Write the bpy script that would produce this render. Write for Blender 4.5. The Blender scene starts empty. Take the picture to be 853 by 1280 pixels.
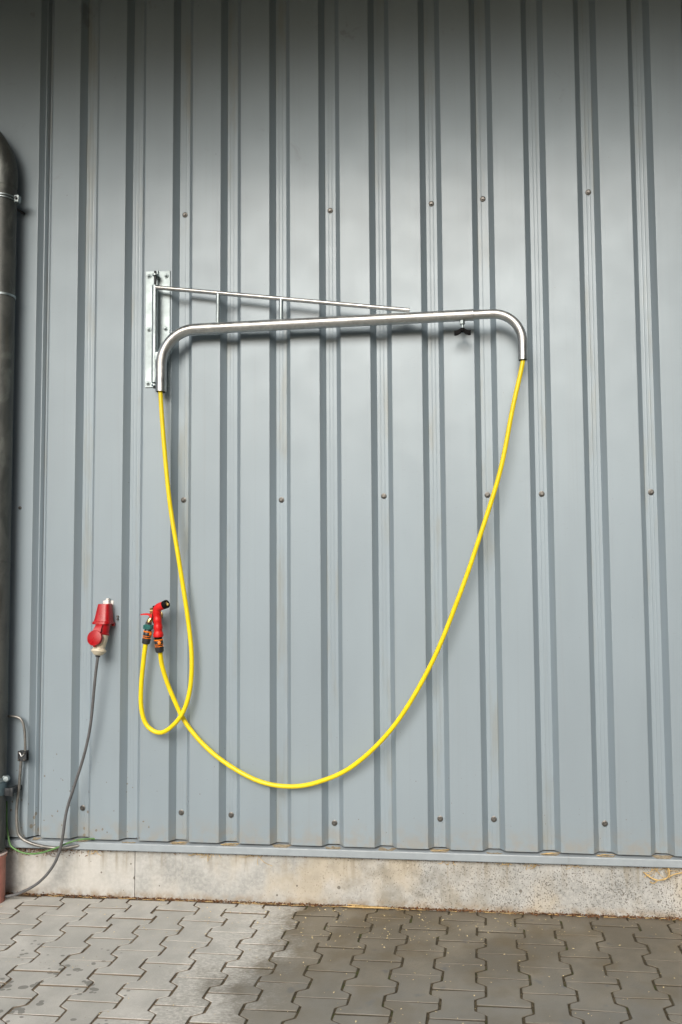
import bpy, bmesh, math, random
from mathutils import Vector, Matrix
R = math.radians
C = bpy.context.scene.collection
scene = bpy.context.scene
random.seed(11)

# ------------------------------------------------------------------ camera
cam_data = bpy.data.cameras.new('camera')
cam = bpy.data.objects.new('camera', cam_data); C.objects.link(cam)
YAW, PIT, ROL = 0.11619, 0.06191, -0.01026
fwd = Vector((-math.sin(YAW)*math.cos(PIT), math.cos(YAW)*math.cos(PIT), math.sin(PIT)))
rt = Vector((math.cos(YAW), math.sin(YAW), 0)); up = rt.cross(fwd)
rt2 = rt*math.cos(ROL) + up*math.sin(ROL); up2 = -rt*math.sin(ROL) + up*math.cos(ROL)
M = Matrix((rt2, up2, -fwd)).transposed().to_4x4()
M.translation = Vector((1.2668, -3.77917, 1.53378))
cam.matrix_world = M
cam_data.sensor_fit = 'VERTICAL'; cam_data.sensor_height = 36; cam_data.sensor_width = 24
cam_data.lens = 1010.68/1280*36
cam_data.shift_x = -66.3/1280; cam_data.shift_y = 15.04/1280
cam_data.clip_start = 0.05; cam_data.clip_end = 2000
scene.camera = cam

# ------------------------------------------------------------------ light
SUN_EL, SUN_AZ = R(32), R(186)           # azimuth clockwise from +Y, sun stands in front of the wall, a little to the left
sun_dir = Vector((math.sin(SUN_AZ)*math.cos(SUN_EL), math.cos(SUN_AZ)*math.cos(SUN_EL), math.sin(SUN_EL)))
world = bpy.data.worlds.new('World'); scene.world = world; world.use_nodes = True
wn = world.node_tree.nodes; wl = world.node_tree.links
sky = wn.new('ShaderNodeTexSky'); sky.sky_type = 'NISHITA'; sky.sun_disc = False
sky.sun_elevation = SUN_EL; sky.sun_rotation = SUN_AZ; sky.dust_density = 6.0; sky.air_density = 1.0; sky.ozone_density = 1.0
wl.new(sky.outputs[0], wn['Background'].inputs['Color']); wn['Background'].inputs['Strength'].default_value = 0.06
sun_data = bpy.data.lights.new('sun', 'SUN'); sun = bpy.data.objects.new('sun', sun_data); C.objects.link(sun)
sun_data.energy = 1.5; sun_data.angle = R(38); sun_data.color = (1.0, 0.982, 0.96)
sun.rotation_euler = (-sun_dir).to_track_quat('-Z', 'Y').to_euler(); sun.location = sun_dir*30
scene.view_settings.view_transform = 'Standard'; scene.view_settings.look = 'None'
scene.view_settings.exposure = 0.86; scene.view_settings.gamma = 1.0

# ------------------------------------------------------------------ material helpers
class Mat:
    def __init__(s, name, base=(.5,.5,.5), rough=.5, metal=0.0, spec=.5):
        s.m = bpy.data.materials.new(name); s.m.use_nodes = True
        s.n = s.m.node_tree.nodes; s.l = s.m.node_tree.links
        s.b = s.n['Principled BSDF']
        s.b.inputs['Base Color'].default_value = (*base, 1); s.b.inputs['Roughness'].default_value = rough
        s.b.inputs['Metallic'].default_value = metal; s.b.inputs['Specular IOR Level'].default_value = spec
    def pos(s): return s.n.new('ShaderNodeNewGeometry').outputs['Position']
    def obj(s): return s.n.new('ShaderNodeTexCoord').outputs['Object']
    def rnd(s): return s.n.new('ShaderNodeObjectInfo').outputs['Random']
    def val(s, v):
        return v
    def link(s, a, inp):
        if hasattr(a, 'links') or isinstance(a, bpy.types.NodeSocket): s.l.new(a, inp)
        elif isinstance(a, (tuple, list)): inp.default_value = (*a, 1) if len(a) == 3 and inp.type == 'RGBA' else a
        else: inp.default_value = a
    def mapping(s, vec, scale=(1,1,1), loc=(0,0,0)):
        n = s.n.new('ShaderNodeMapping'); s.link(vec, n.inputs[0]); n.inputs['Scale'].default_value = scale; n.inputs['Location'].default_value = loc
        return n.outputs[0]
    def noise(s, vec, scale, detail=3, rough=.55, dist=0):
        n = s.n.new('ShaderNodeTexNoise'); s.link(vec, n.inputs['Vector'])
        n.inputs['Scale'].default_value = scale; n.inputs['Detail'].default_value = detail
        n.inputs['Roughness'].default_value = rough; n.inputs['Distortion'].default_value = dist
        return n.outputs[0]
    def voro(s, vec, scale, feature='F1', out='Distance'):
        n = s.n.new('ShaderNodeTexVoronoi'); n.feature = feature; s.link(vec, n.inputs['Vector']); n.inputs['Scale'].default_value = scale
        return n.outputs[out]
    def math(s, op, a, b=0.0, c=None):
        n = s.n.new('ShaderNodeMath'); n.operation = op; s.link(a, n.inputs[0]); s.link(b, n.inputs[1])
        if c is not None: s.link(c, n.inputs[2])
        return n.outputs[0]
    def step(s, v, a, b, lo=0.0, hi=1.0):
        n = s.n.new('ShaderNodeMapRange'); n.interpolation_type = 'SMOOTHSTEP'; s.link(v, n.inputs[0])
        n.inputs[1].default_value = a; n.inputs[2].default_value = b; n.inputs[3].default_value = lo; n.inputs[4].default_value = hi
        return n.outputs[0]
    def mix(s, f, a, b):
        n = s.n.new('ShaderNodeMix'); n.data_type = 'RGBA'; s.link(f, n.inputs[0]); s.link(a, n.inputs[6]); s.link(b, n.inputs[7])
        return n.outputs[2]
    def xyz(s, v):
        n = s.n.new('ShaderNodeSeparateXYZ'); s.link(v, n.inputs[0]); return n.outputs
    def bump(s, h, strength=.3, dist=.002, nrm=None):
        n = s.n.new('ShaderNodeBump'); s.link(h, n.inputs['Height']); n.inputs['Strength'].default_value = strength; n.inputs['Distance'].default_value = dist
        if nrm is not None: s.link(nrm, n.inputs['Normal'])
        return n.outputs[0]
    def color(s, c): s.link(c, s.b.inputs['Base Color'])
    def roughness(s, c): s.link(c, s.b.inputs['Roughness'])
    def normal(s, c): s.link(c, s.b.inputs['Normal'])

MATS = {}
def simple(name, base, rough=.5, metal=0., spec=.5, var=.12, scale=40, bump=.0):
    m = Mat(name, base, rough, metal, spec); p = m.obj()
    n = m.noise(p, scale, 4)
    d = tuple(c*(1-var) for c in base); h = tuple(min(1, c*(1+var)) for c in base)
    m.color(m.mix(m.step(n, .3, .7), d, h))
    m.roughness(m.step(m.noise(p, scale*.6, 3), .3, .7, max(.05, rough-.08), min(1, rough+.1)))
    if bump: m.normal(m.bump(n, bump, .001))
    MATS[name] = m.m; return m.m

def mat_cladding():
    m = Mat('painted_steel', rough=.5, metal=.25); p = m.pos(); X, Y, Z = m.xyz(p)
    base = (.272, .335, .380)
    big = m.noise(m.mapping(p, (1.2, 1.2, .35)), 2.0, 3)
    c = m.mix(m.step(big, .3, .7), tuple(v*.95 for v in base), tuple(v*1.04 for v in base))
    st = m.noise(m.mapping(p, (55, 55, .7)), 1.0, 3)                       # faint rain streaks
    c = m.mix(m.step(st, .54, .78, 0, .13), c, (.22, .24, .24))
    # soil splashes near the ground, denser to the left by the downpipe
    low = m.step(Z, .25, 1.0, 1, 0); left = m.step(X, -1.1, .3, 1, .25)
    sp = m.math('ADD', m.voro(m.mapping(p, (1, 1, .8)), 37), m.math('MULTIPLY', m.math('SUBTRACT', m.noise(p, 160, 2), .5), .3))
    rad = m.math('MULTIPLY', m.step(m.noise(p, 9, 2), .36, .7, 0, .36), m.math('MULTIPLY', low, left))
    spot = m.math('LESS_THAN', sp, rad)
    c = m.mix(m.math('MULTIPLY', spot, .75), c, (.16, .13, .09))
    sp2 = m.math('LESS_THAN', m.voro(p, 14), m.step(m.noise(p, 5, 2), .55, .8, 0, .09))
    c = m.mix(m.math('MULTIPLY', sp2, .45), c, (.15, .15, .14))
    # dust film gathering just above the flashing
    film = m.math('MULTIPLY', m.step(Z, .27, .42, 1, 0), m.step(m.noise(p, 18, 4), .35, .7))
    c = m.mix(m.math('MULTIPLY', film, .5), c, (.33, .28, .2))
    gr = m.math('MULTIPLY', m.step(Y, .024, .033), m.step(m.noise(m.mapping(p, (14, 14, 2.2)), 1, 4), .50, .72, 0, .42))
    c = m.mix(gr, c, (.25, .25, .2))                                         # grime in the grooves
    # old smears high on the wall
    sm = m.math('MULTIPLY', m.step(Z, 3.1, 4.2), m.step(m.noise(m.mapping(p, (7, 7, 6)), 1, 5, .6, .6), .64, .74, 0, .45))
    c = m.mix(sm, c, (.16, .17, .17))
    # short scuff scratches
    sc = m.voro(m.mapping(p, (9, 9, 260)), 1.0); scm = m.math('MULTIPLY', m.math('LESS_THAN', sc, .09), m.step(m.noise(p, 1.4, 1), .46, .56))
    c = m.mix(m.math('MULTIPLY', scm, .4), c, (.2, .21, .21))
    m.color(c)
    m.roughness(m.step(m.noise(p, 6, 4), .3, .7, .47, .53))
    m.b.inputs['Coat Weight'].default_value = .3; m.b.inputs['Coat Roughness'].default_value = .22
    b1 = m.bump(m.noise(m.mapping(p, (3, 3, 1.2)), 1.6, 1), .04, .004)
    m.normal(m.bump(m.noise(p, 420, 2), .06, .0008, b1))
    return m.m

def mat_galv(name='galvanised_steel', base=(.43, .50, .52), rough=.5):
    m = Mat(name, base, rough, 1.0); p = m.obj()
    v = m.voro(p, 75, 'F1', 'Color'); g = m.xyz(v)[0]
    c = m.mix(g, tuple(b*.90 for b in base), tuple(min(1, b*1.06) for b in base))
    st = m.noise(m.mapping(p, (9, 9, 9)), 1, 5)
    c = m.mix(m.step(st, .58, .85, 0, .4), c, (.40, .41, .41)); m.color(c)
    m.roughness(m.math('ADD', m.step(st, .3, .7, rough-.08, rough+.1), m.math('MULTIPLY', g, .05)))
    m.normal(m.bump(m.noise(p, 120, 3), .1, .001))
    MATS[name] = m.m; return m.m

def mat_concrete():
    m = Mat('concrete', rough=.85, spec=.3); p = m.pos(); X, Y, Z = m.xyz(p)
    n = m.noise(p, 4, 6, .6); f = m.noise(p, 55, 4, .65)
    c = m.mix(m.step(n, .3, .7), (.28, .29, .28), (.48, .485, .47))
    c = m.mix(m.step(f, .35, .7, 0, .35), c, (.6, .6, .58))
    och = m.math('MULTIPLY', m.step(m.noise(m.mapping(p, (1.3, 1.3, 1.0)), 3.0, 5), .42, .66), m.step(X, -.5, .1, .1, .55))
    c = m.mix(och, c, (.42, .35, .23))
    drip = m.math('MULTIPLY', m.step(m.noise(m.mapping(p, (30, 30, 2.0)), 1, 3), .5, .72), m.step(Z, .07, .22, 0, .7))
    c = m.mix(drip, c, (.25, .22, .16))
    damp = m.math('MULTIPLY', m.step(m.noise(p, 11, 5), .42, .66), m.step(m.math('ABSOLUTE', m.math('SUBTRACT', X, .85)), .1, .75, .55, 0))
    c = m.mix(damp, c, (.22, .21, .17))
    base = m.math('MULTIPLY', m.step(Z, 0, .05, .8, 0), m.step(m.noise(p, 28, 3), .35, .65))
    c = m.mix(base, c, (.26, .2, .13))
    right = m.step(X, -.45, 1.6, .25, 1)
    pit1 = m.step(m.math('ADD', m.noise(p, 150, 2, .6), m.math('MULTIPLY', m.math('MULTIPLY', m.noise(p, 9, 3), right), .22)), .70, .75)
    pit1 = m.math('MULTIPLY', pit1, right)
    pit2 = m.math('LESS_THAN', m.voro(m.mapping(p, (1, 1, 1), (3, 1, 2)), 24), m.step(m.noise(p, 6, 2), .48, .75, 0, .22))
    pits = m.math('MAXIMUM', pit1, pit2)
    c = m.mix(m.math('MULTIPLY', pits, .8), c, (.13, .12, .10)); m.color(c)
    h = m.math('SUBTRACT', m.math('MULTIPLY', f, .5), pits)
    m.normal(m.bump(h, .6, .003))
    MATS['concrete'] = m.m; return m.m

def wet_mask(m, p, r=None):
    X, Y, Z = m.xyz(p)
    line = m.math('MULTIPLY_ADD', m.step(Y, -1.0, -.4), .08, .25)             # edge of the damp patch, further right near the wall
    d = m.math('SUBTRACT', X, line)
    d = m.math('ADD', d, m.math('MULTIPLY', m.math('SUBTRACT', m.noise(p, 3.4, 6, .72), .5), .95))
    d = m.math('ADD', d, m.math('MULTIPLY', m.math('SUBTRACT', m.noise(m.mapping(p, (60, 110, 60)), 1, 3, .7), .5), .38))
    if r is not None: d = m.math('ADD', d, m.math('MULTIPLY', m.math('SUBTRACT', r, .5), .16))
    d = m.math('MAXIMUM', d, m.math('SUBTRACT', -1.75, Y))                        # damp tone added out of view to cut ground bounce onto the wall
    return m.step(d, -.16, .20), d

def mat_paver():
    m = Mat('paver_concrete', rough=.8); p = m.pos(); X, Y, Z = m.xyz(p); r = m.rnd()
    wet, d = wet_mask(m, p, r)
    n = m.noise(p, 7, 6, .6); f = m.noise(p, 130, 3, .7)
    dry = m.mix(m.step(n, .3, .7), (.37, .37, .345), (.53, .525, .49))
    dry = m.mix(m.step(f, .3, .75, 0, .4), dry, (.5, .5, .48))
    dry = m.mix(m.step(m.noise(p, 260, 2), .60, .72, 0, .45), dry, (.2, .19, .165))
    dry = m.mix(m.math('MULTIPLY', r, .6), dry, (.34, .34, .315))
    # pale lime bloom along the drying edge
    bl = m.math('MULTIPLY', m.step(m.math('ABSOLUTE', m.math('ADD', d, .1)), .02, .22, 1, 0), m.step(m.noise(m.mapping(p, (50, 90, 50)), 1, 4, .7), .42, .6))
    dry = m.mix(m.math('MULTIPLY', bl, .7), dry, (.62, .61, .57))
    # water drops drying on the pale pavers
    dx = m.math('ADD', X, .47); dy = m.math('ADD', Y, .87)
    near = m.step(m.math('SQRT', m.math('ADD', m.math('MULTIPLY', dx, dx), m.math('MULTIPLY', dy, dy))), .08, .75, 1, 0)
    dp = m.math('LESS_THAN', m.voro(m.mapping(p, (1, 1.25, 1)), 23), m.math('MULTIPLY', near, m.step(m.noise(p, 8, 2), .4, .66, 0, .46)))
    dry = m.mix(m.math('MULTIPLY', dp, .75), dry, (.15, .15, .135))
    w = m.mix(m.step(n, .3, .7), (.125, .108, .078), (.25, .222, .17))
    w = m.mix(m.step(f, .3, .75, 0, .5), w, (.2, .185, .15))
    w = m.mix(m.step(m.noise(p, 240, 2), .58, .70, 0, .5), w, (.06, .052, .038))
    w = m.mix(m.math('MULTIPLY', r, .6), w, (.22, .198, .155))
    w = m.mix(m.step(m.noise(p, 2.6, 4, .6), .38, .66, .6, 0), w, (.09, .077, .055))
    w = m.mix(m.step(m.noise(p, 4.1, 4), .50, .64, 0, .65), w, (.13, .102, .058))
    w = m.mix(m.step(m.noise(m.mapping(p, (1, 1, 1), (7, 3, 0)), 9, 3), .63, .72, 0, .6), w, (.075, .08, .09))
    w = m.mix(m.step(m.math('ADD', Y, m.math('MULTIPLY', n, .5)), -.75, -.1, .45, 0), w, (.21, .21, .195))  # wet colour turns paler and greyer towards the camera, painting in the sheen
    c = m.mix(wet, dry, w)
    grit = m.math('LESS_THAN', m.voro(p, 55), m.step(m.noise(p, 10, 2), .5, .75, 0, .18))
    c = m.mix(m.math('MULTIPLY', grit, .6), c, (.2, .17, .11))
    c = m.mix(m.step(m.xyz(m.obj())[2], -.0034, -.0003, 1, 0), c, m.mix(wet, (.15, .12, .085), (.055, .046, .03)))   # soil clinging to the sides
    m.color(c)
    m.roughness(m.mix(wet, (.85,)*3, m.mix(m.step(n, .35, .65), (.30,)*3, (.5,)*3)))
    m.normal(m.bump(m.math('ADD', f, m.math('MULTIPLY', n, 1.5)), .35, .0022))
    MATS['paver'] = m.m; return m.m

def mat_joint():
    m = Mat('joint_sand', rough=.95, spec=.2); p = m.pos(); wet, d = wet_mask(m, p)
    n = m.noise(p, 60, 4, .7)
    c = m.mix(m.step(n, .3, .7), (.09, .07, .048), (.2, .16, .11))
    w = m.mix(m.step(n, .35, .7), (.05, .042, .028), (.12, .10, .065))
    w = m.mix(m.step(m.noise(p, 14, 3), .55, .66, 0, .7), w, (.06, .075, .022))
    m.color(m.mix(wet, c, w)); m.normal(m.bump(n, .8, .004)); MATS['joint'] = m.m; return m.m

def mat_ground():
    m = Mat('yard_surface', rough=.9, spec=.3); p = m.pos()
    c = m.mix(m.noise(p, 1.5, 6), (.05, .05, .045), (.10, .098, .09)); m.color(c)
    m.normal(m.bump(m.noise(p, 50, 4), .4, .004)); MATS['ground'] = m.m; return m.m

def mat_zinc():
    m = Mat('weathered_zinc', rough=.5, metal=.35); p = m.pos()
    n = m.noise(m.mapping(p, (9, 9, 5)), 1, 6, .65, .5)
    c = m.mix(m.step(n, .36, .62), (.065, .072, .070), (.11, .118, .112))
    c = m.mix(m.step(m.noise(m.mapping(p, (11, 11, 6), (5, 2, 1)), 1, 4, .5, .8), .60, .72, 0, .3), c, (.26, .29, .27))
    c = m.mix(m.step(m.noise(m.mapping(p, (24, 24, 1.2)), 1, 3), .55, .75, 0, .5), c, (.10, .085, .06))
    m.color(c); m.roughness(m.step(n, .3, .7, .38, .6)); MATS['zinc'] = m.m; return m.m

mat_clad = mat_cladding(); MATS['clad'] = mat_clad
mat_galv(); mat_galv('bright_steel', (.56, .575, .575), .38); mat_concrete(); mat_paver(); mat_joint(); mat_ground(); mat_zinc()
simple('flashing', (.30, .345, .375), .42, var=.06, scale=14)
simple('screw_steel', (.17, .165, .155), .45, .9, var=.25, scale=300)
simple('rubber_washer', (.10, .10, .10), .7)
simple('soffit_board', (.038, .052, .014), .8, var=.25, scale=6)
simple('roof_sheet', (.12, .12, .12), .6)
simple('yellow_pvc', (.84, .655, .008), .36, var=.05, scale=25)
simple('black_plastic', (.006, .006, .0065), .65, spec=.08)
simple('grey_plastic', (.022, .023, .027), .45)
simple('orange_plastic', (.80, .20, .012), .4, var=.06)
simple('teal_plastic', (.02, .13, .12), .42)
simple('red_rubber', (.60, .008, .008), .42, var=.08)
simple('red_plastic', (.36, .006, .010), .34, var=.12, scale=30)
simple('cream_plastic', (.66, .60, .47), .42, var=.07, scale=30)
simple('white_plastic', (.62, .62, .60), .4, var=.1)
simple('brass', (.62, .45, .20), .32, .95, var=.2)
simple('grey_cable', (.105, .108, .112), .5, var=.12)
simple('earth_rod', (.24, .235, .22), .45, .75, var=.25, scale=30)
simple('dark_steel', (.05, .055, .06), .5, .6, var=.3)
simple('green_wire', (.09, .21, .06), .45, var=.2)
simple('brown_pvc', (.40, .17, .135), .5, var=.22, scale=9)
simple('pale_rim', (.55, .45, .42), .6)
simple('blue_band', (.13, .19, .22), .42, .3, var=.15)
simple('loose_soil', (.30, .25, .175), .95, var=.35, scale=90, bump=.8)
simple('dead_leaf', (.16, .075, .03), .85, var=.45, scale=60)
simple('straw', (.52, .37, .16), .75, var=.3, scale=30)
simple('seed_husk', (.62, .52, .30), .8, var=.3, scale=50)

# ------------------------------------------------------------------ mesh helpers
LEVEL = False      # small survey correction (under 1 %) for what was measured before the wall was levelled
def link(name, bm, mat, parent=None, smooth=False, kind=None):
    bmesh.ops.recalc_face_normals(bm, faces=bm.faces)
    me = bpy.data.meshes.new(name); bm.to_mesh(me); bm.free()
    if smooth:
        for p in me.polygons: p.use_smooth = True
        if smooth != 'all': me.set_sharp_from_angle(angle=R(38))
    if LEVEL:
        for v in me.vertices:
            x, z = v.co.x, v.co.z
            v.co.x += .0043-.0008*z; v.co.z += .0022-.00176*x-.00666*z-.00166*x*z
    me.materials.append(MATS[mat] if isinstance(mat, str) else mat)
    o = bpy.data.objects.new(name, me); C.objects.link(o)
    if parent is not None:
        o.parent = parent
        bpy.context.view_layer.update()
        o.matrix_parent_inverse = Matrix.Identity(4)
        me.transform(world_of(parent).inverted())
    if kind: o['kind'] = kind
    return o
def world_of(o):
    m = o.matrix_basis.copy(); q = o.parent
    while q: m = q.matrix_basis @ m; q = q.parent
    return m
def thing(name, label, cat, loc=(0, 0, 0), group=None):
    o = bpy.data.objects.new(name, None); C.objects.link(o); o.location = loc; o.empty_display_size = .1
    o['label'] = label; o['category'] = cat
    if group: o['group'] = group
    return o
def tag(o, label, cat, group=None):
    o['label'] = label; o['category'] = cat
    if group: o['group'] = group
    return o
def box(bm, lo, hi, bevel=0.0, segs=2):
    lo, hi = Vector(lo), Vector(hi)
    r = bmesh.ops.create_cube(bm, size=1)
    vs = r['verts']
    bmesh.ops.scale(bm, vec=hi-lo, verts=vs); bmesh.ops.translate(bm, vec=(lo+hi)/2, verts=vs)
    if bevel:
        es = list({e for v in vs for e in v.link_edges})
        r2 = bmesh.ops.bevel(bm, geom=es, offset=bevel, segments=segs, affect='EDGES', profile=.5)
        vs = list({v for f in r2['faces'] for v in f.verts} | {v for v in vs if v.is_valid})
    return vs
def spline(pts, n=8):
    pts = [Vector(p) for p in pts]; out = []
    for i in range(len(pts)-1):
        p0 = pts[i-1] if i else pts[0]*2-pts[1]; p1, p2 = pts[i], pts[i+1]
        p3 = pts[i+2] if i+2 < len(pts) else pts[-1]*2-pts[-2]
        for k in range(n):
            t = k/n
            out.append(.5*((2*p1)+(p2-p0)*t+(2*p0-5*p1+4*p2-p3)*t*t+(3*p1-p0-3*p2+p3)*t**3))
    out.append(pts[-1]); return out
def tube(bm, pts, rad, seg=14, cap=True):
    pts = [Vector(p) for p in pts]; n = len(pts)
    rads = rad if isinstance(rad, (list, tuple)) else [rad]*n
    t = (pts[1]-pts[0]).normalized(); a = t.orthogonal().normalized(); rings = []
    for i, p in enumerate(pts):
        t2 = ((pts[min(i+1, n-1)]-pts[max(i-1, 0)])).normalized()
        a = (t.rotation_difference(t2) @ a); a = (a - t2*a.dot(t2)).normalized(); t = t2; b = t.cross(a)
        rings.append([bm.verts.new(p+(a*math.cos(2*math.pi*k/seg)+b*math.sin(2*math.pi*k/seg))*rads[i]) for k in range(seg)])
    for i in range(n-1):
        for k in range(seg):
            bm.faces.new((rings[i][k], rings[i][(k+1) % seg], rings[i+1][(k+1) % seg], rings[i+1][k]))
    if cap:
        bm.faces.new(rings[0]); bm.faces.new(rings[-1])
    return rings
def lathe(bm, prof, org=(0, 0, 0), axis=(0, 0, 1), seg=24):
    """prof: list of (distance along axis, radius)"""
    org, ax = Vector(org), Vector(axis).normalized(); a = ax.orthogonal().normalized(); b = ax.cross(a)
    rings = []
    for h, r in prof:
        r = max(r, 1e-4)
        rings.append([bm.verts.new(org+ax*h+(a*math.cos(2*math.pi*k/seg)+b*math.sin(2*math.pi*k/seg))*r) for k in range(seg)])
    for i in range(len(rings)-1):
        for k in range(seg):
            bm.faces.new((rings[i][k], rings[i][(k+1) % seg], rings[i+1][(k+1) % seg], rings[i+1][k]))
    bm.faces.new(rings[0]); bm.faces.new(rings[-1])
def fillet(pts, r, n=4):
    pts = [Vector(p) for p in pts]; out = [pts[0]]
    for i in range(1, len(pts)-1):
        p, a, b = pts[i], (pts[i-1]-pts[i]), (pts[i+1]-pts[i])
        rr = r if not isinstance(r, (list, tuple)) else r[i]
        la, lb = a.length, b.length; a, b = a/la, b/lb
        th = a.angle(b)
        d = min(rr/math.tan(th/2), la*.48, lb*.48)
        if d < 1e-5: out.append(p); continue
        p1, p2 = p+a*d, p+b*d
        for k in range(n+1):
            t = k/n; out.append((1-t)**2*p1+2*t*(1-t)*p+t*t*p2)
    out.append(pts[-1]); return out
def sheet(bm, prof, z0, z1, thick=0.0, nz=1):
    """vertical sheet from a plan-view polyline (x, y)"""
    rows = []
    for j in range(nz+1):
        z = z0+(z1-z0)*j/nz; rows.append([bm.verts.new((p[0], p[1], z)) for p in prof])
    for j in range(nz):
        for i in range(len(prof)-1):
            bm.faces.new((rows[j][i], rows[j][i+1], rows[j+1][i+1], rows[j+1][i]))
    if thick:
        bmesh.ops.solidify(bm, geom=list(bm.faces), thickness=thick)
def loft(bm, rings):
    rs = [[bm.verts.new(p) for p in r] for r in rings]; n = len(rs[0])
    for i in range(len(rs)-1):
        for k in range(n): bm.faces.new((rs[i][k], rs[i][(k+1) % n], rs[i+1][(k+1) % n], rs[i+1][k]))
    bm.faces.new(rs[0]); bm.faces.new(rs[-1])
def rrect(cx, cy, w, d, r, z, n=4):
    out = []
    for qx, qy, a0 in ((1, 1, 0), (-1, 1, 90), (-1, -1, 180), (1, -1, 270)):
        for k in range(n+1):
            a = R(a0+90*k/n); out.append(Vector((cx+qx*(w/2-r)+r*math.cos(a), cy+qy*(d/2-r)+r*math.sin(a), z)))
    return out
NB = bmesh.new

# ------------------------------------------------------------------ ground
def plane(name, x0, x1, y0, y1, z, mat, kind=None, parent=None):
    bm = NB(); vs = [bm.verts.new((x, y, z)) for x, y in ((x0, y0), (x1, y0), (x1, y1), (x0, y1))]; bm.faces.new(vs)
    return link(name, bm, mat, parent, kind=kind)
plane('ground', -400, 400, -400, 400, -.06, 'ground', 'structure')
paving = plane('paving', -7.5, 8.5, -6.3, .03, -.0046, 'joint', 'structure')

PW, PL, PX0, PY0, ROT = .1647, .19954, .7119, -.19867, .0068
def bone(hw=.5, clip=None):
    a, w, g = .0185, PW/2, .0036                 # bulge half-step, half pitch, half joint
    y1, y2, L = PL/2-.039, PL/2-.061, PL/2-.0032
    right = [(w+a-g-.003, -L), (w+a-g, -L+.004), (w+a-g, -y1-.003), (w+a-g-.0035, -y1+.002), (w-a-g+.0035, -y2-.002), (w-a-g, -y2+.003)]
    right += [(x, -y) for x, y in reversed(right)]
    pts = right+[(-x, y) for x, y in reversed(right)]
    if clip is not None:                          # cut straight, keeping y <= clip
        out = []
        for i, p in enumerate(pts):
            q = pts[(i+1) % len(pts)]
            if p[1] <= clip: out.append(p)
            if (p[1] <= clip) != (q[1] <= clip):
                t = (clip-p[1])/(q[1]-p[1]); out.append((p[0]+(q[0]-p[0])*t, clip))
        pts = out
    return pts
def paver_bm(bm, pts, T=None, chips=None):
    area = sum(pts[i][0]*pts[(i+1) % len(pts)][1]-pts[(i+1) % len(pts)][0]*pts[i][1] for i in range(len(pts)))
    if area < 0: pts = pts[::-1]
    n = len(pts); P = [Vector((x, y, 0)) for x, y in pts]
    def inset(d):
        out = []
        for i in range(n):
            e1 = (P[i]-P[i-1]).normalized(); e2 = (P[(i+1) % n]-P[i]).normalized()
            n1 = Vector((-e1.y, e1.x, 0)); n2 = Vector((-e2.y, e2.x, 0)); b = (n1+n2).normalized()
            out.append(P[i]+b*min(d/max(.3, b.dot(n1)), d*1.8))
        return out
    jit = [Vector((random.uniform(-.0012, .0012), random.uniform(-.0012, .0012), 0)) for _ in range(n)]
    rings = []
    for d, z in ((0, -.055), (0, -.006), (.0007, -.0018), (.0024, 0)):
        rings.append([bm.verts.new((T @ (p+j+Vector((0, 0, z)))) if T else p+j+Vector((0, 0, z))) for p, j in zip(inset(d), jit)])
    for i in range(3):
        for k in range(n): bm.faces.new((rings[i][k], rings[i][(k+1) % n], rings[i+1][(k+1) % n], rings[i+1][k]))
    bm.faces.new(rings[-1])
paver_meshes = []
for v in range(6):
    bm = NB(); paver_bm(bm, bone()); o = link('paver', bm, 'paver'); paver_meshes.append(o.data); bpy.data.objects.remove(o)
half_meshes = []
for v in range(3):
    bm = NB(); paver_bm(bm, bone(clip=.004)); o = link('paver', bm, 'paver'); half_meshes.append(o.data); bpy.data.objects.remove(o)
full_cut = []
bm = NB(); paver_bm(bm, bone(clip=.0955)); o = link('paver', bm, 'paver'); full_cut.append(o.data); bpy.data.objects.remove(o)
cr, sr = math.cos(ROT), math.sin(ROT)
ox, oy = PX0, .004
spots = []
for k in range(-46, 47):
    cx = (k+.5)*PW
    for i in range(-1, 33):
        odd = k % 2
        # joints at -i*L/2 (i even for odd columns, i odd for even ones); centres half a paver lower
        cy = PY0 - i*PL - (PL/2 if odd else 0)
        x = ox+cx*cr-cy*sr; y = oy+cx*sr+cy*cr
        top = y+PL/2
        if y < -6.2 or x < -7.3 or x > 8.3: continue
        if y > .04 or top > .125: continue
        spots.append((x, y, 'half' if y > -.03 else ('cut' if top > -.01 else 'full')))
def keep(s): return -1.28 < s[0] < 2.55 and s[1] > -1.72
near = [s for s in spots if keep(s)]; far = [s for s in spots if not keep(s)]
near.sort(key=lambda s: (s[0]-.45)**2*.35+s[1]**2); near, extra = near[:298], near[298:]; far += extra
for x, y, kind in near:
    me = random.choice(half_meshes) if kind == 'half' else (full_cut[0] if kind == 'cut' else random.choice(paver_meshes))
    o = bpy.data.objects.new('paver', me); C.objects.link(o); o.parent = paving
    o.location = (x, y, random.uniform(-.0018, .0012))
    flip = math.pi if (kind == 'full' and random.random() < .5) else 0
    o.rotation_euler = (random.gauss(0, .005), random.gauss(0, .005), ROT+random.gauss(0, .004)+flip)
bm = NB()
for x, y, kind in far:
    T = Matrix.Translation((x, y, random.uniform(-.0004, .0003))) @ Matrix.Rotation(ROT, 4, 'Z')
    paver_bm(bm, bone(clip={'half': .004, 'cut': .0955, 'full': None}[kind]), T)
link('paver_field', bm, 'paver', paving, kind='stuff')

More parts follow.
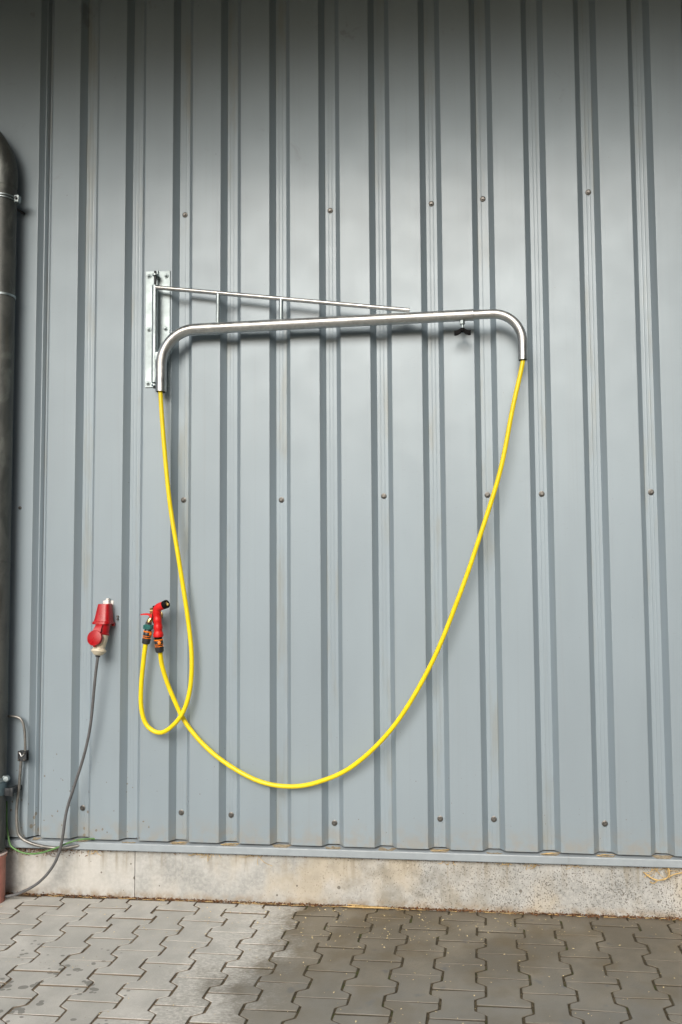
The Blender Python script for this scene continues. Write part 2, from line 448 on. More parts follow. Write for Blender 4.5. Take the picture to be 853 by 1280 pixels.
# ------------------------------------------------------------------ building
PER, CW, DG, WI = .248, .14501, .0345, .0255
X0 = -1.0158      # right edge of crown 0
bld = thing('warehouse', 'grey trapezoidal metal clad warehouse wall standing on a concrete plinth', 'building', (0, .1, 0))
ZB, ZT = .2757, 5.0
def crown_r(i): return X0+i*PER
def support(P):
    out = [P[0]]
    for a, b in zip(P, P[1:]):
        if (b-a).length > .006:
            d = (b-a).normalized()*.0012; out += [a+d, b-d]
        out.append(b)
    return out
def profile(i0, i1, start, end, off):
    """sheet from groove i0 to groove i1; starts and ends on the groove floor at the given offsets from its centre"""
    pts = []; rad = []
    def add(x, y, r=.0045): pts.append((x, y)); rad.append(r)
    for i in range(i0, i1+1):
        xr = crown_r(i); a = xr+WI; b = xr+PER-CW-WI; c = (a+b)/2
        if i > i0: add(xr, off); add(a, DG+off, .003)
        else: add(c+start, DG+off)
        for s in (-.0085, .0085):                        # two stiffening beads pressed into the floor
            if i == i0 and s*1.0 < start+.006: continue
            if i == i1 and s > end-.006: continue
            add(c+s-.003, DG+off, 0); add(c+s, DG-.0008+off, .001); add(c+s+.003, DG+off, 0)
        if i < i1: add(b, DG+off, .003); add(xr+PER-CW, off); 
        else: add(c+end, DG+off)
        if i < i1:                                        # faint groove lines on the broad face
            xl = xr+PER-CW
            for s in (.022, CW-.022): add(xl+s-.0012, off, 0); add(xl+s, off+.00022, 0); add(xl+s+.0012, off, 0)
    P = [Vector((x, y)) for x, y in pts]
    return support(fillet([p.to_3d() for p in P], rad, 4))
screw_bm = NB()
lathe(screw_bm, [(0, .0135), (.002, .0135), (.0032, .0115), (.0033, .006), (.0034, .0001)], (0, 0, 0), (0, -1, 0), 18)
lathe(screw_bm, [(.003, .0105), (.0042, .0095), (.0043, .0074), (.0085, .0074), (.0098, .0062)], (0, 0, 0), (0, -1, 0), 6)
so = link('screw', screw_bm, 'screw_steel', smooth=True); screw_mesh = so.data; bpy.data.objects.remove(so)
rows = {3.328: (3, 6, 8, 9, 11, 14, 15, -4, -7, -9), 1.904: (3, 5, 7, 9, 10, 12, 15, -3, -6, -9), .402: (1, 3, 4, 6, 8, 9, 11, 13, 15, -3, -5, -9), 4.7: (2, 5, 8, 11, 3, 9, 15, -3)}
exact = {(3, 3.328): 3.346, (6, 3.328): 3.321, (11, 3.328): 3.331, (1, .402): .413, (6, .402): .372, (9, .402): .408}
panels = [(-9, -3), (-3, 0), (0, 3), (3, 9), (9, 15), (15, 21)]
def add_screws(parent, lo, hi, last):
    for z, gs in rows.items():
        for g in gs:
            if lo <= g < hi or (last and g == hi):
                x = crown_r(g)+(PER-CW)/2
                s = bpy.data.objects.new('screw', screw_mesh); C.objects.link(s); s.parent = parent
                w = Vector((x+random.uniform(-.003, .003), DG-.0016, exact.get((g, z), z+random.uniform(-.006, .006))))
                s.location = w-Vector((0, .1, 0)); s.rotation_euler = (0, random.uniform(0, 1), 0)
for n, (a, b) in enumerate(panels):
    if (a, b) == (-3, 0): continue
    bm = NB()
    if a == 0:   # right of the flashing: begins tucked under its return
        pr = profile(0, 3, .019, .0125, 0)
    else:
        pr = profile(a, b, -.0125, .0125, -.0012 if a == 3 else 0)
    sheet(bm, pr, ZB, ZT, 0.0)
    pn = link('cladding_panel', bm, 'clad', bld, smooth=True)
    add_screws(pn, a, b, False)
# flat flashing sheet on the left, with a folded edge lapping over the first groove
bm = NB()
xe = -.985
fl = [(crown_r(-3)+.03, DG-.002), (crown_r(-3)+.05, -.002), (xe, -.002), (xe+.020, .024), (xe+.0235, .024), (xe+.043, .054), (xe+.050, .058)]
sheet(bm, support(fillet([Vector((x, y, 0)) for x, y in fl], [0, .004, .003, .002, .002, .002, 0], 3)), ZB, ZT)
fp = link('edge_flashing', bm, 'clad', bld, smooth=True)
for x, z in ((-1.052, 1.883), (-1.068, 3.395), (-1.2, .42)):
    s = bpy.data.objects.new('screw', screw_mesh); C.objects.link(s); s.parent = fp; s.location = (x, -.102, z); s.scale = (.62, 1.2, .62)
# drip flashing
bm = NB()
def strip(bm, prof, x0, x1):
    a = [bm.verts.new((x0, y, z)) for y, z in prof]; b = [bm.verts.new((x1, y, z)) for y, z in prof]
    for i in range(len(prof)-1): bm.faces.new((a[i], b[i], b[i+1], a[i+1]))
def drip(x0, x1):
    bm = NB()
    strip(bm, [(.045, .268), (-.004, .2635), (-.0085, .2615), (-.0095, .2590), (-.0095, .2315), (-.0085, .2290), (.004, .2270), (.004, .2262), (-.0095, .2280)], x0, x1)
    return link('drip_flashing', bm, 'flashing', bld)
drip(-3.2, 1.5985); drip(1.6, 7.5)
# plinth, cast in two bays
bm = NB(); box(bm, (-3.2, .0185, -.3), (-.446, .4, .262)); link('plinth', bm, 'concrete', bld)
bm = NB(); box(bm, (-.4425, .015, -.3), (7.5, .4, .262), .003); link('plinth', bm, 'concrete', bld)
# roof with a deep boarded eave
bm = NB()
for j in range(16):
    y0 = -2.85+j*.18; box(bm, (-2.95, y0, 4.985), (7.5, y0+.176, 5.005))
link('soffit', bm, 'soffit_board', bld)
bm = NB(); box(bm, (-3.0, -2.88, 5.007), (7.6, 3, 5.17)); box(bm, (-3.0, -2.90, 4.92), (7.6, -2.881, 5.20)); link('roof', bm, 'roof_sheet', bld)
# body of the building behind the sheets
bm = NB(); box(bm, (-3.12, .075, .27), (7.4, 2.9, 4.97)); link('wall_core', bm, 'flashing', bld)

# windblown soil on the flashing, one heap in each groove foot
bm = NB()
for i in range(-3, 16):
    if i == -1 or i == -2: continue
    c = crown_r(i)+(PER-CW)/2 if i else -.945
    hw = .052 if i else .022
    n = 9; h = random.uniform(.001, .005)
    rowsv = []
    for j in range(4):
        y = .0300-j*.0115
        rowsv.append([bm.verts.new((c-hw*(1-.14*j)+2*hw*(1-.14*j)*k/n+random.uniform(-.002, .002), y, .264+.0012*(3-j)*.3+h*(1-j/3)*random.uniform(.3, 1.1))) for k in range(n+1)])
    for j in range(3):
        for k in range(n): bm.faces.new((rowsv[j][k], rowsv[j][k+1], rowsv[j+1][k+1], rowsv[j+1][k]))
link('windblown_soil', bm, 'loose_soil', kind='stuff', smooth=True)

# ------------------------------------------------------------------ wood on the far side of the yard, behind the photographer
simple('wood_foliage', (.050, .075, .022), .7, var=.5, scale=1.2)
bm = NB()
stems = [(-52+k*3.15, -23) for k in range(34)]+[(sx*14, -19+k*2.9) for sx in (1,) for k in range(6)]+[(10.5, -16+k*2.6) for k in range(6)]  # right-hand rows are unseen, added to keep side sky off the rib webs
for cx, cy in stems:
    cx += random.uniform(-1.2, 1.2); cy += random.uniform(-1.5, 1.5); h = random.uniform(7, 9.5) if abs(cx) < 16 and cy > -20 and cx > 8 else random.uniform(4.5, 6.2); w = random.uniform(2.0, 3.0)
    tube(bm, [(cx, cy, -.06), (cx+.1, cy, h*.4), (cx+.15, cy, h*.8)], [.22, .16, .05], 6)
    for j in range(520):
        u, v = random.uniform(0, 2*math.pi), random.uniform(-1, 1); r = random.random()**.35
        q = Vector((cx+w*r*math.cos(u)*math.sqrt(1-v*v), cy+w*r*math.sin(u)*math.sqrt(1-v*v), h*.55+h*.45*r*v))
        if q.z < .1: q.z = random.uniform(.1, 2)
        n = Vector((random.gauss(0, 1), random.gauss(0, 1), random.gauss(0, 1))).normalized(); a = n.orthogonal().normalized()*random.uniform(.2, .45); b = n.cross(a)
        bm.faces.new([bm.verts.new(q+s1*a+s2*b) for s1, s2 in ((-1, -.6), (0, -1), (1, 0), (0, 1))])
link('far_wood', bm, 'wood_foliage', kind='stuff')
# ------------------------------------------------------------------ hose boom
LEVEL = True
boom = thing('hose_boom', 'galvanised swivel hose boom of bent pipe with thin brace bolted to metal wall', 'hose boom', (-.345, 0, 2.77))
def on(name, fn, mat, parent=boom, smooth=True):
    bm = NB(); fn(bm); return link(name, bm, mat, parent, smooth=smooth)
on('base_plate', lambda b: box(b, (-.4075, -.006, 2.478), (-.3565, -.0005, 3.067), .0012, 1), 'galvanised_steel', smooth=False)
on('base_plate', lambda b: box(b, (-.3355, -.006, 2.476), (-.281, -.0005, 3.065), .0012, 1), 'galvanised_steel', smooth=False)
# folded channel between the plates
def channel(b):
    pr = fillet([Vector(p) for p in ((-.3565, -.0045, 0), (-.3480, -.0045, 0), (-.3480, -.018, 0), (-.3400, -.018, 0), (-.3400, -.0045, 0), (-.3355, -.0045, 0))], .0015, 2)
    sheet(b, pr, 2.478, 3.066, .0)
on('channel', channel, 'galvanised_steel')
def bolt_fn(x, z):
    def f(b):
        lathe(b, [(.0055, .0125), (.0075, .0125), (.0085, .0115)], (x, 0, z), (0, -1, 0), 18)
        lathe(b, [(.0082, .0082), (.0145, .0082), (.0155, .007)], (x, 0, z), (0, -1, 0), 6)
        lathe(b, [(.015, .0045), (.020, .0045), (.0205, .004)], (x, 0, z), (0, -1, 0), 10)
    return f
for x, z in ((-.390, 3.043), (-.301, 3.039), (-.389, 2.77), (-.302, 2.771), (-.391, 2.499), (-.302, 2.497)):
    on('bolt', bolt_fn(x, z), 'galvanised_steel')
PVX, PVY = -.341, -.046
def lug(z, dz):
    def f(b):
        box(b, (PVX-.012, PVY-.004, z-.004), (PVX+.012, -.012, z+.004), .0015, 1)
        lathe(b, [(0, .0135), (.008, .0135)], (PVX, PVY-.001, z-.004), (0, 0, 1), 18)
    return f
on('pivot_lug', lug(3.030, 0), 'galvanised_steel'); on('pivot_lug', lug(2.478, 0), 'galvanised_steel')
on('pivot_pin', lambda b: tube(b, [(PVX, PVY, 2.462), (PVX, PVY, 3.050)], .0062, 12), 'dark_steel')
on('swivel_post', lambda b: lathe(b, [(0, .0125), (.002, .0145), (.487, .0145), (.489, .0125)], (PVX, PVY, 2.489), (0, 0, 1), 20), 'galvanised_steel')
# main pipe
def arcp(c, r, a0, a1, e1, e2, n=12):
    return [Vector(c)+Vector(e1)*r*math.cos(a0+(a1-a0)*k/n)+Vector(e2)*r*math.sin(a0+(a1-a0)*k/n) for k in range(n+1)]
L0, L1 = Vector((-.13, -.0635, 2.744)), Vector((1.214, -.1, 2.7465))
dirx = (L1-L0).normalized()
r1 = .172; cl = L0+Vector((-.0, 0, -r1))
left = arcp(cl, r1, math.pi, math.pi/2, dirx, (0, 0, 1), 14)
bend_start = left[0]
main = [Vector((bend_start.x, bend_start.y, 2.441))]+left+[L0+(L1-L0)*t for t in (.25, .5, .75)]+[L1]
on('main_pipe', lambda b: tube(b, main, .0262, 24), 'bright_steel')
on('pipe_mouth', lambda b: tube(b, [main[0]+Vector((0, 0, .0005)), main[0]-Vector((0, 0, .0006))], .0225, 20), 'black_plastic')
r2 = .135; e0 = L1+dirx*.085+Vector((0, 0, 0)); cr2 = e0+Vector((0, 0, -r2))
rightb = arcp(cr2, r2, math.pi/2, 0, dirx, (0, 0, 1), 14)
tip_end = Vector((rightb[-1].x, rightb[-1].y, 2.524))
on('end_pipe', lambda b: tube(b, [L1-dirx*.06]+[e0]+rightb[1:]+[tip_end], .0215, 22), 'bright_steel')
on('pipe_collar', lambda b: lathe(b, [(0, .0262), (.001, .0275), (.0075, .0275), (.0085, .0255)], L1-dirx*.008, dirx, 24), 'bright_steel')
on('pipe_mouth', lambda b: tube(b, [tip_end+Vector((0, 0, .0005)), tip_end-Vector((0, 0, .0006))], .018, 20), 'black_plastic')
# weld gussets between post and pipe
on('gusset', lambda b: box(b, (PVX+.008, -.060, 2.512), (bend_start.x-.015, -.052, 2.56), .001, 1), 'galvanised_steel')
on('gusset', lambda b: box(b, (PVX+.008, -.060, 2.60), (bend_start.x-.012, -.052, 2.64), .001, 1), 'galvanised_steel')
bA, bB = Vector((-.335, -.05, 2.966)), Vector((.917, -.0925, 2.7835))
on('brace_rod', lambda b: tube(b, [bA, bB], .0105, 14), 'bright_steel')
for tt, xx in ((0, -.0155), (1, .299)):
    t = (xx-bA.x)/(bB.x-bA.x); p = bA+(bB-bA)*t; t2 = (xx-L0.x)/(L1.x-L0.x); q = L0+(L1-L0)*t2
    on('strut', lambda b: tube(b, [p, q], .0098, 12), 'galvanised_steel')
# clamping thumb screw under the pipe
kp = L0+(L1-L0)*((1.162-L0.x)/(L1.x-L0.x))
kb = on('clamp_screw', lambda b: (lathe(b, [(0, .0125), (.016, .0125), (.018, .010)], kp+Vector((0, 0, -.025)), (0, 0, -1), 6), tube(b, [kp+Vector((0, 0, -.04)), kp+Vector((0, 0, -.072))], .0062, 10)), 'galvanised_steel')
def wing(b):
    c = kp+Vector((0, 0, -.066))
    lathe(b, [(0, .010), (.004, .0125), (.016, .0125), (.018, .009)], c+Vector((0, 0, .006)), (0, 0, -1), 14)
    for s in (-1, 1):
        loft(b, [[c+Vector((s*x, y*w, z+h)) for y, h in ((-.008, -.010), (.008, -.010), (.008, .010), (-.008, .010))] for x, z, w in ((.006, -.004, 1), (.018, -.013, 1), (.030, -.017, 1.1), (.038, -.016, .8))])
on('wing_knob', wing, 'black_plastic', kb)

# ------------------------------------------------------------------ hose
hose = thing('garden_hose', 'long yellow garden hose hanging in a wide loop from both ends of the boom', 'hose', (bend_start.x, -.06, 2.43))
hL = [(bend_start.x, -.0635, 2.60), (bend_start.x, -.0635, 2.43), (-.282, -.0615, 2.164), (-.253, -.059, 1.89), (-.208, -.057, 1.619), (-.164, -.056, 1.351), (-.143, -.056, 1.161), (-.150, -.058, 1.003), (-.187, -.063, .887), (-.259, -.057, .813), (-.317, -.047, .799), (-.369, -.047, .836), (-.392, -.051, .913), (-.390, -.058, 1.027), (-.375, -.064, 1.16), (-.3655, -.0655, 1.226)]
hR = [(tip_end.x, tip_end.y, 2.60), (tip_end.x, tip_end.y, 2.52), (1.384, -.104, 2.303), (1.321, -.1, 2.01), (1.226, -.095, 1.718), (1.127, -.09, 1.444), (.995, -.08, 1.134), (.827, -.07, .858), (.639, -.056, .67), (.469, -.046, .584), (.316, -.036, .556), (.154, -.030, .584), (-.032, -.026, .688), (-.170, -.025, .824), (-.247, -.036, .976), (-.283, -.062, 1.104), (-.2885, -.084, 1.195)]
on('hose_line', lambda b: tube(b, spline(hL, 9), .0107, 14), 'yellow_pvc', hose, smooth='all')
on('hose_line', lambda b: tube(b, spline(hR, 9), .0107, 14), 'yellow_pvc', hose, smooth='all')
def coupling(org, ax, label=None, dot=False):
    body = on('hose_coupling', lambda b: lathe(b, [(-.003, .0155), (0, .0185), (.020, .0205), (.0225, .0185), (.0235, .017), (.030, .017), (.034, .0195), (.050, .0195), (.054, .017), (.066, .0165), (.068, .015)], org, ax, 22), 'grey_plastic', hose)
    ax = Vector(ax).normalized(); org = Vector(org)
    for h, w, r in ((.0245, .0032, .0205), (.0335, .0036, .0208), (.0535, .0062, .0206)):
        on('ring', lambda b: lathe(b, [(h, r-.003), (h+.0006, r), (h+w-.0006, r), (h+w, r-.003)], org, ax, 22), 'orange_plastic', body)
    if dot:
        on('button', lambda b: lathe(b, [(.014, .0075), (.0225, .0075), (.0235, .006)], org+ax*.0445+Vector((.006, 0, 0)), (.25, -1, 0), 14), 'orange_plastic', body)
    else:
        on('button', lambda b: lathe(b, [(.012, .0075), (.0225, .0075), (.0235, .006)], org+ax*.0445, (1, -.35, 0), 14), 'orange_plastic', body)
    return body
coupling((-.3655, -.0655, 1.222), (.012, .0, .075))
coupling((-.2885, -.0845, 1.184), (-.006, -.006, .075), dot=True)

# ------------------------------------------------------------------ outdoor tap and spray gun
tap = thing('outdoor_tap', 'small brass tap with red lever feeding the yellow hose beside the spray gun', 'tap', (-.335, 0, 1.352))
on('wall_flange', lambda b: lathe(b, [(0, .026), (.004, .026), (.008, .018)], (-.335, -.0005, 1.352), (0, -1, 0), 22), 'brass', tap)
def tapbody(b):
    lathe(b, [(.006, .0115), (.035, .0115), (.036, .016), (.046, .017), (.062, .017), (.066, .013)], (-.335, 0, 1.352), (0, -1, 0), 18)
    tube(b, spline([(-.335, -.052, 1.352), (-.343, -.060, 1.338), (-.350, -.064, 1.325), (-.3545, -.0655, 1.300)], 5), [.0125]*11+[.0125]*5, 14)
on('tap_body', tapbody, 'brass', tap)
def bonnet(b):
    lathe(b, [(0, .012), (.016, .012), (.017, .0095), (.030, .0085), (.032, .006)], (-.336, -.056, 1.360), (-.15, -.2, 1), 14)
on('bonnet', bonnet, 'brass', tap)
def lever(b):
    loft(b, [[Vector((x, y+dy, z+dz)) for dy, dz in ((-w, -h), (w, -h), (w, h), (-w, h))] for x, y, z, w, h in ((-.312, -.075, 1.338, .008, .005), (-.33, -.076, 1.352, .009, .005), (-.350, -.077, 1.3615, .0095, .0042), (-.370, -.078, 1.3615, .008, .0036), (-.386, -.079, 1.359, .005, .0028))])
    lathe(b, [(-.003, .0095), (.008, .0095)], (-.334, -.071, 1.352), (0, -1, 0), 14)
on('lever', lever, 'red_rubber', tap)
def tealring(b):
    lathe(b, [(0, .0195), (.003, .0215), (.020, .0215), (.023, .018)], (-.3545, -.0655, 1.289), (.012, 0, .075), 12)
    for k in range(14):
        a = 2*math.pi*k/14; c = Vector((-.3545+.0212*math.cos(a), -.0655+.0212*math.sin(a), 1.291))
        box(b, c-Vector((.002, .002, 0)), c+Vector((.002, .002, .018)))
on('tap_adaptor', tealring, 'teal_plastic', tap)
on('adaptor_nut', lambda b: lathe(b, [(0, .016), (.012, .016)], (-.3530, -.0655, 1.311), (.012, 0, .075), 6), 'screw_steel', tap)

gun = thing('spray_gun', 'red grip spray gun with black nozzle hanging beside the brass tap', 'spray gun', (-.295, -.085, 1.25))
hp = spline([(-.2935, -.090, 1.255), (-.294, -.091, 1.285), (-.296, -.092, 1.32), (-.299, -.093, 1.350), (-.300, -.094, 1.378), (-.290, -.097, 1.394), (-.262, -.102, 1.4055)], 6)
hr = []
for k in range(len(hp)):
    t = k/(len(hp)-1)
    hr.append((.0225 if t < .12 else .0205-.003*min(1, t*1.5))+.0011*math.sin(t*34)*(t < .6)+(.002 if t > .6 else 0))
on('grip', lambda b: tube(b, hp, hr, 18), 'red_rubber', gun)
nz = Vector((.055, -.012, .020)).normalized(); n0 = Vector((-.266, -.1015, 1.404))
nozzle = on('nozzle', lambda b: lathe(b, [(0, .0165), (.003, .0195), (.022, .0205), (.025, .0185), (.0252, .013), (.020, .012)], n0, nz, 20), 'black_plastic', gun)
on('jet_tip', lambda b: lathe(b, [(.012, .0095), (.0235, .0095), (.0245, .006), (.020, .004)], n0, nz, 16), 'brass', nozzle)
def trig(b):
    tube(b, spline([(-.306, -.092, 1.392), (-.318, -.088, 1.378), (-.321, -.086, 1.352), (-.316, -.088, 1.318)], 5), .0052, 10)
    box(b, (-.322, -.096, 1.384), (-.296, -.080, 1.402), .003)
on('trigger', trig, 'black_plastic', gun)
on('valve_knob', lambda b: lathe(b, [(0, .0095), (.014, .0095), (.016, .0075), (.028, .007), (.030, .005)], (-.306, -.090, 1.376), (-1, .05, .05), 14), 'brass', gun)
on('tail_socket', lambda b: lathe(b, [(0, .0165), (.012, .0175), (.020, .0175)], (-.2932, -.0895, 1.240), (-.004, -.006, .08), 18), 'black_plastic', gun)

# ------------------------------------------------------------------ power socket and plug
sock = thing('power_socket', 'red industrial power socket with round lid hanging open on the metal wall', 'socket', (-.568, 0, 1.35))
def housing(b):
    rr = []
    for z, w, d, cx in ((1.4095, .053, .052, -.587), (1.4085, .057, .058, -.587), (1.400, .0585, .061, -.5875), (1.345, .074, .072, -.589), (1.327, .080, .076, -.590), (1.3255, .087, .083, -.5905), (1.314, .088, .085, -.591), (1.3125, .084, .081, -.591)):
        rr.append(rrect(cx, -.004-d/2, w, d, min(w, d)*.3, z))
    loft(b, rr)
on('housing', housing, 'red_plastic', sock)
on('mounting_plate', lambda b: (box(b, (-.614, -.004, 1.300), (-.560, -.0005, 1.424), .002), loft(b, [rrect(-.587, -.017, .030, .026, .006, 1.408), rrect(-.587, -.016, .028, .024, .006, 1.421), rrect(-.583, -.014, .016, .018, .005, 1.430), rrect(-.582, -.013, .012, .014, .004, 1.436)])), 'white_plastic', sock)
on('fixing_hole', lambda b: lathe(b, [(0, .0042), (.0012, .0042)], (-.5795, -.0215, 1.4285), (0, -1, .25), 10), 'black_plastic', sock)
on('cover_screw', lambda b: lathe(b, [(0, .0048), (.0025, .0048)], (-.573, -.066, 1.368), (.15, -1, .14), 10), 'screw_steel', sock)
for z in (1.347, 1.333):
    on('side_screw', lambda b: lathe(b, [(0, .0052), (.008, .0052), (.009, .004)], (-.537, -.0005, z), (0, -1, 0), 10), 'screw_steel', sock)
on('side_lug', lambda b: box(b, (-.562, -.020, 1.300), (-.548, -.004, 1.318), .002), 'red_plastic', sock)
AX = Vector((-.06, -.20, -1)).normalized(); S0 = Vector((-.588, -.050, 1.318))
on('mouth', lambda b: lathe(b, [(0, .034), (.03, .0345), (.050, .0345), (.052, .037), (.058, .037), (.059, .033)], S0, AX, 26), 'red_plastic', sock)
LC = Vector((-.600, -.112, 1.250)); LN = Vector((-.10, -1, .16)).normalized()
lid = on('lid', lambda b: lathe(b, [(-.016, .0345), (-.004, .0372), (.0, .0375), (.003, .0365), (.0045, .033), (.0046, .001)], LC, LN, 30), 'red_plastic', sock)
def lidarm(b):
    loft(b, [[p+Vector((dx, dy, 0)) for dx, dy in ((-w, -.004), (w, -.004), (w, .005), (-w, .005))] for p, w in ((Vector((-.597, -.103, 1.262)), .021), (Vector((-.593, -.098, 1.290)), .019), (Vector((-.589, -.088, 1.308)), .017), (Vector((-.587, -.080, 1.318)), .016))])
on('lid_hinge', lidarm, 'red_plastic', lid)
on('lid_tab', lambda b: box(b, LC+Vector((-.006, -.003, -.043)), LC+Vector((.006, .010, -.034)), .0015, 1), 'red_plastic', lid)

plug = thing('power_plug', 'cream bodied plug with grey cable pushed into the red socket from below', 'plug', tuple(S0+AX*.06))
on('plug_body', lambda b: lathe(b, [(.046, .030), (.060, .0335), (.062, .0335), (.085, .0325), (.105, .029), (.118, .0275), (.126, .0285), (.131, .0345), (.138, .0350), (.140, .033), (.150, .024), (.156, .016), (.158, .010)], S0, AX, 26), 'cream_plastic', plug)
ge = S0+AX*.155
on('cable_gland', lambda b: lathe(b, [(0, .0125), (.008, .0115), (.010, .009)], ge, AX, 8), 'grey_plastic', plug)
cab = [tuple(ge+AX*.002), (-.6015, -.082, 1.125), (-.613, -.077, 1.045), (-.638, -.066, .835), (-.672, -.062, .683), (-.722, -.06, .531), (-.757, -.06, .418), (-.779, -.062, .267), (-.813, -.064, .173), (-.876, -.066, .096), (-.956, -.066, .045), (-1.05, -.062, .014), (-1.16, -.05, .012), (-1.30, -.05, .012), (-1.5, -.05, .012)]
on('cable', lambda b: tube(b, spline(cab, 8), .0067, 12), 'grey_cable', plug, smooth='all')

# ------------------------------------------------------------------ downpipe
DX, DY, DR = -1.119, -.085, .060
dp = thing('downpipe', 'weathered dark zinc rain downpipe bending away at the top, foot in brown standpipe', 'downpipe', (DX, DY, 0))
a = Vector((-1, -.25, 0)).normalized(); rb = .30; zb = 3.56
arc = [Vector((DX, DY, zb))+a*rb*(1-math.cos(t))+Vector((0, 0, rb*math.sin(t))) for t in [R(72)*k/14 for k in range(15)]]
td = (arc[-1]-arc[-2]).normalized()
on('pipe', lambda b: tube(b, [(DX, DY, .24), (DX, DY, 1.3), (DX, DY, 2.5), (DX, DY, 3.555)], DR, 32), 'zinc', dp)
on('elbow', lambda b: tube(b, [Vector((DX, DY, 3.50))]+arc+[arc[-1]+td*.9], DR+.0025, 32), 'zinc', dp)
for z, w, ex in ((2.936, .012, .0035), (1.62, .006, .0018), (.93, .006, .0018)):
    on('joint_ring', lambda b: lathe(b, [(0, DR-.001), (.001, DR+ex), (w-.001, DR+ex), (w, DR-.001)], (DX, DY, z), (0, 0, 1), 32), 'zinc' if w < .01 else 'galvanised_steel', dp)  # brighter metal on the wide ring paints in the seam highlight
sp_ = on('standpipe', lambda b: lathe(b, [(0, DR+.004), (.252, DR+.004), (.254, DR+.009), (.266, DR+.009), (.267, DR+.001)], (DX, DY, -.05), (0, 0, 1), 34), 'brown_pvc', dp)
on('rim', lambda b: lathe(b, [(0, DR+.0), (.0005, DR+.0095), (.004, DR+.0095), (.0045, DR)], (DX, DY, .2175), (0, 0, 1), 34), 'pale_rim', sp_)
cu = on('clamp', lambda b: [lathe(b, [(0, DR), (.001, DR+.0065), (.006, DR+.0065), (.007, DR)], (DX, DY, 3.428+k*.013), (0, 0, 1), 32) for k in (0, 1)], 'galvanised_steel', dp)
on('clamp_ear', lambda b: box(b, (DX+DR, DY-.014, 3.420), (DX+DR+.026, DY+.012, 3.456), .003), 'galvanised_steel', cu)
on('clamp_bolt', lambda b: lathe(b, [(0, .008), (.010, .008)], (DX+DR+.015, DY-.012, 3.438), (0, -1, 0), 6), 'dark_steel', cu)
on('wall_stud', lambda b: tube(b, [(DX+.035, DY+.04, 3.415), (-1.058, -.003, 3.400)], .006, 10), 'dark_steel', cu)
cl_ = on('clamp', lambda b: lathe(b, [(0, DR), (.001, DR+.004), (.079, DR+.004), (.080, DR)], (DX, DY, .498), (0, 0, 1), 32), 'blue_band', dp)
on('clamp_wire', lambda b: lathe(b, [(0, DR), (.002, DR+.008), (.018, DR+.008), (.020, DR)], (DX, DY, .562), (0, 0, 1), 32), 'galvanised_steel', cl_)
on('clamp_bolt', lambda b: (lathe(b, [(0, .014), (.010, .015), (.016, .012), (.017, .006)], (DX+DR+.022, DY-.012, .580), (.1, -1, 0), 14), box(b, (DX+DR-.004, DY-.012, .568), (DX+DR+.020, DY+.004, .590), .002)), 'galvanised_steel', cl_)
on('wall_bracket', lambda b: (box(b, (DX+DR-.012, DY-.004, .494), (DX+DR+.030, DY+.004, .530), .002), box(b, (DX+DR+.0305, DY-.006, .492), (DX+DR+.046, DY+.006, .533), .002), box(b, (DX+DR+.010, DY+.004, .500), (DX+DR+.040, -.003, .526), .002)), 'dark_steel', dp)

# ------------------------------------------------------------------ lightning conductor, earth wire
rod = thing('lightning_conductor', 'thin metal lightning conductor rod with square clamp running beside the downpipe', 'conductor', (-1.0, -.03, .66))
on('rod', lambda b: tube(b, spline([(-1.25, -.034, .866), (-1.10, -.033, .863), (-1.036, -.032, .859), (-1.008, -.032, .842), (-.994, -.031, .798), (-.989, -.03, .72), (-.9885, -.03, .660)], 7), .0062, 12), 'earth_rod', rod)
on('rod', lambda b: tube(b, spline([(-1.0065, -.030, .695), (-1.010, -.030, .632), (-1.017, -.031, .517), (-1.026, -.031, .421), (-1.021, -.032, .326), (-1.000, -.034, .283), (-.943, -.038, .258), (-.861, -.038, .243), (-.78, -.030, .239), (-.722, -.006, .245), (-.70, .014, .248)], 7), .0072, 12), 'earth_rod', rod)
def clampfn(b):
    for y in (-.0405, -.0215):
        box(b, (-1.020, y-.0022, .648), (-.975, y+.0022, .697), .0012, 1)
ck = on('connector_clamp', clampfn, 'dark_steel', rod)
for x, z in ((-1.012, .656), (-.983, .656), (-1.012, .689), (-.983, .689)):
    on('bolt', lambda b: lathe(b, [(0, .005), (.006, .005), (.007, .004)], (x, -.0425, z), (0, -1, 0), 6), 'screw_steel', ck)
on('cross_strap', lambda b: (tube(b, [(-1.008, -.0445, .690), (-.998, -.0455, .672), (-.984, -.0445, .684)], .0032, 8)), 'bright_steel', ck)
ew = tag(on('earth_wire', lambda b: tube(b, spline([(-1.085, -.022, .45), (-1.078, -.028, .34), (-1.060, -.042, .286), (-1.038, -.05, .245), (-.98, -.05, .217), (-.911, -.05, .215), (-.831, -.047, .236), (-.751, -.036, .268), (-.70, -.022, .279), (-.655, -.004, .277), (-.63, .015, .272)], 7), .0042, 8), 'green_wire', None, smooth='all'), 'thin green earth wire sagging under the drip flashing beside the brown standpipe', 'wire')

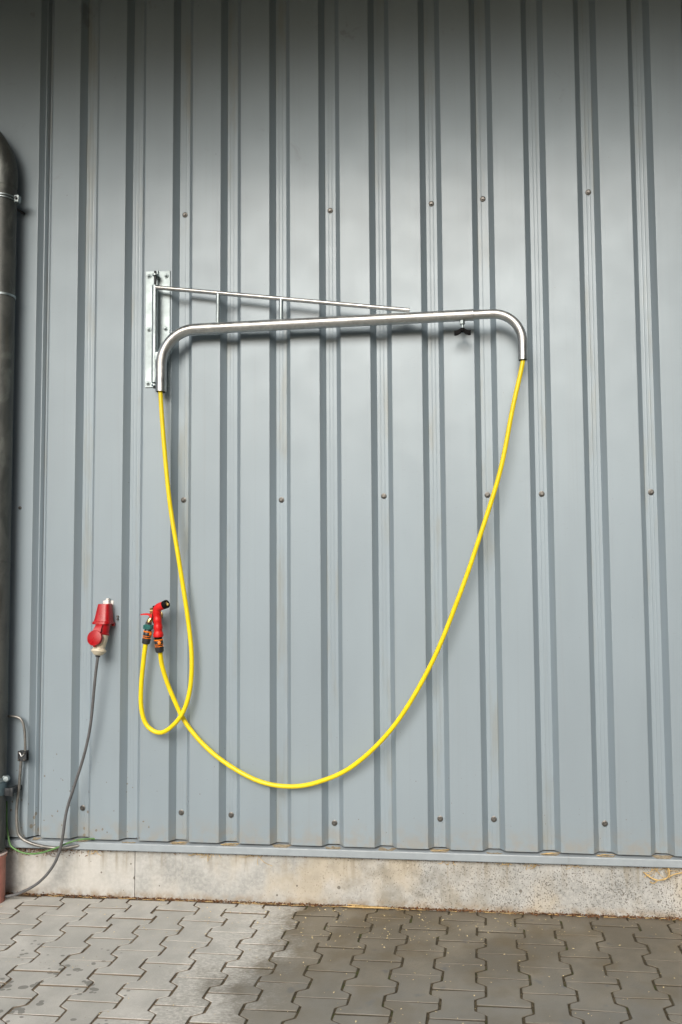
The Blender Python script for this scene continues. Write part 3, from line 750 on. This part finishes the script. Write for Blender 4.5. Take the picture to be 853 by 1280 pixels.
# ------------------------------------------------------------------ litter along the wall foot
LEVEL = False
def flake(b, c, l, w, ang, tilt=.3):
    m = Matrix.Translation(c) @ Matrix.Rotation(ang, 4, 'Z') @ Matrix.Rotation(random.uniform(-tilt, tilt), 4, 'X') @ Matrix.Rotation(random.uniform(-tilt, tilt), 4, 'Y')
    v = [b.verts.new(m @ Vector(p)) for p in ((-l, 0, 0), (-l*.2, -w, w*.3), (l, 0, 0), (l*.1, w, w*.2))]
    b.faces.new((v[0], v[1], v[2])); b.faces.new((v[0], v[2], v[3]))
bm = NB()
for k in range(5200):
    x = random.uniform(-1.6, 3.2)
    dens = .5+.5*math.sin(x*3.1+1)*math.sin(x*7.7)
    y = .014-abs(random.gauss(0, .006+.004*dens))
    flake(bm, Vector((x, y, .0005+abs(random.gauss(0, .004)))), random.uniform(.0025, .009), random.uniform(.0012, .0035), random.uniform(0, 6.3), .7)
for k in range(900):                                       # clotted under the flashing and by the downpipe
    x = random.gauss(-.95, .11) if k < 420 else random.uniform(-1, 3)
    z = .222-abs(random.gauss(0, .016 if k < 420 else .004))
    flake(bm, Vector((x, .0125, z)), random.uniform(.003, .011), random.uniform(.001, .0022), random.uniform(0, 6.3), 1.4)
link('dead_leaf_litter', bm, 'dead_leaf', kind='stuff')
bm = NB()
def straw(b, p, q, r=.0014, sag=0):
    p, q = Vector(p), Vector(q); m = (p+q)/2+Vector((random.uniform(-1, 1), random.uniform(-1, 1), 0))*.006-Vector((0, 0, sag))
    tube(b, spline([p, m, q], 3), r, 5)
for k in range(7):
    x = .56+random.uniform(0, .06); straw(bm, (x, .004+random.uniform(-.012, .006), .004+k*.0012), (x+random.uniform(.14, .24), random.uniform(-.012, .008), .004+k*.001), .0016)
for k in range(90):
    x = random.uniform(-1, 2.4); l = random.uniform(.015, .06); an = random.gauss(0, .5)
    straw(bm, (x, .006-random.random()*.014, .004), (x+l*math.cos(an), .006-random.random()*.02, .005), .0009)
for cx, n, l in ((-.12, 9, .05), (-.05, 7, .06), (.17, 5, .09), (1.06, 5, .035), (1.32, 7, .04), (1.44, 8, .05), (1.62, 5, .05), (2.0, 12, .08), (-.65, 7, .05)):
    for k in range(n):                                     # dry grass ends poking out from behind the flashing
        x = cx+random.uniform(-.03, .03)
        straw(bm, (x, .012, .232), (x+random.uniform(-l, l), -.006+random.uniform(-.01, .016), .232-random.uniform(.006, l*.7)), .0010, .01)
for k in range(14):
    x = random.choice([crown_r(i)+.05 for i in (3, 4, 8, 9, 10, 11)]); straw(bm, (x-.04, -.004, .269), (x+random.uniform(0, .05), .012, .272), .001)
link('dry_straw', bm, 'straw', kind='stuff')
rt_ = tag(on('dry_root', lambda b: (tube(b, spline([(2.03, .013, .236), (2.035, -.004, .205), (2.02, -.008, .182), (1.985, -.006, .172), (1.955, .0, .18), (1.925, .009, .20)], 6), [.0035+.001*math.sin(k) for k in range(31)], 7), tube(b, spline([(2.02, -.006, .182), (2.06, -.004, .20), (2.11, .004, .205), (2.16, .01, .19)], 5), .0028, 6), tube(b, spline([(1.985, -.006, .172), (1.965, -.006, .158), (1.95, .0, .162)], 4), .002, 5)), 'straw', None, smooth='all'), 'dry brown root curling out under the drip flashing at the right end', 'root')
bm = NB()
for k in range(300):
    x = random.gauss(.75, .65); y = -abs(random.gauss(.03, .30))-.02
    s = random.uniform(.0016, .0042)
    flake(bm, Vector((x, y, .0022)), s*1.5, s*.8, random.uniform(0, 6.3), .3)
for k in range(200):
    x = random.uniform(-.7, 2.2); y = random.uniform(-1.2, -.02)
    s = random.uniform(.0012, .003); flake(bm, Vector((x, y, .002)), s*1.4, s, random.uniform(0, 6.3), .3)
link('seed_husks', bm, 'seed_husk', kind='stuff')
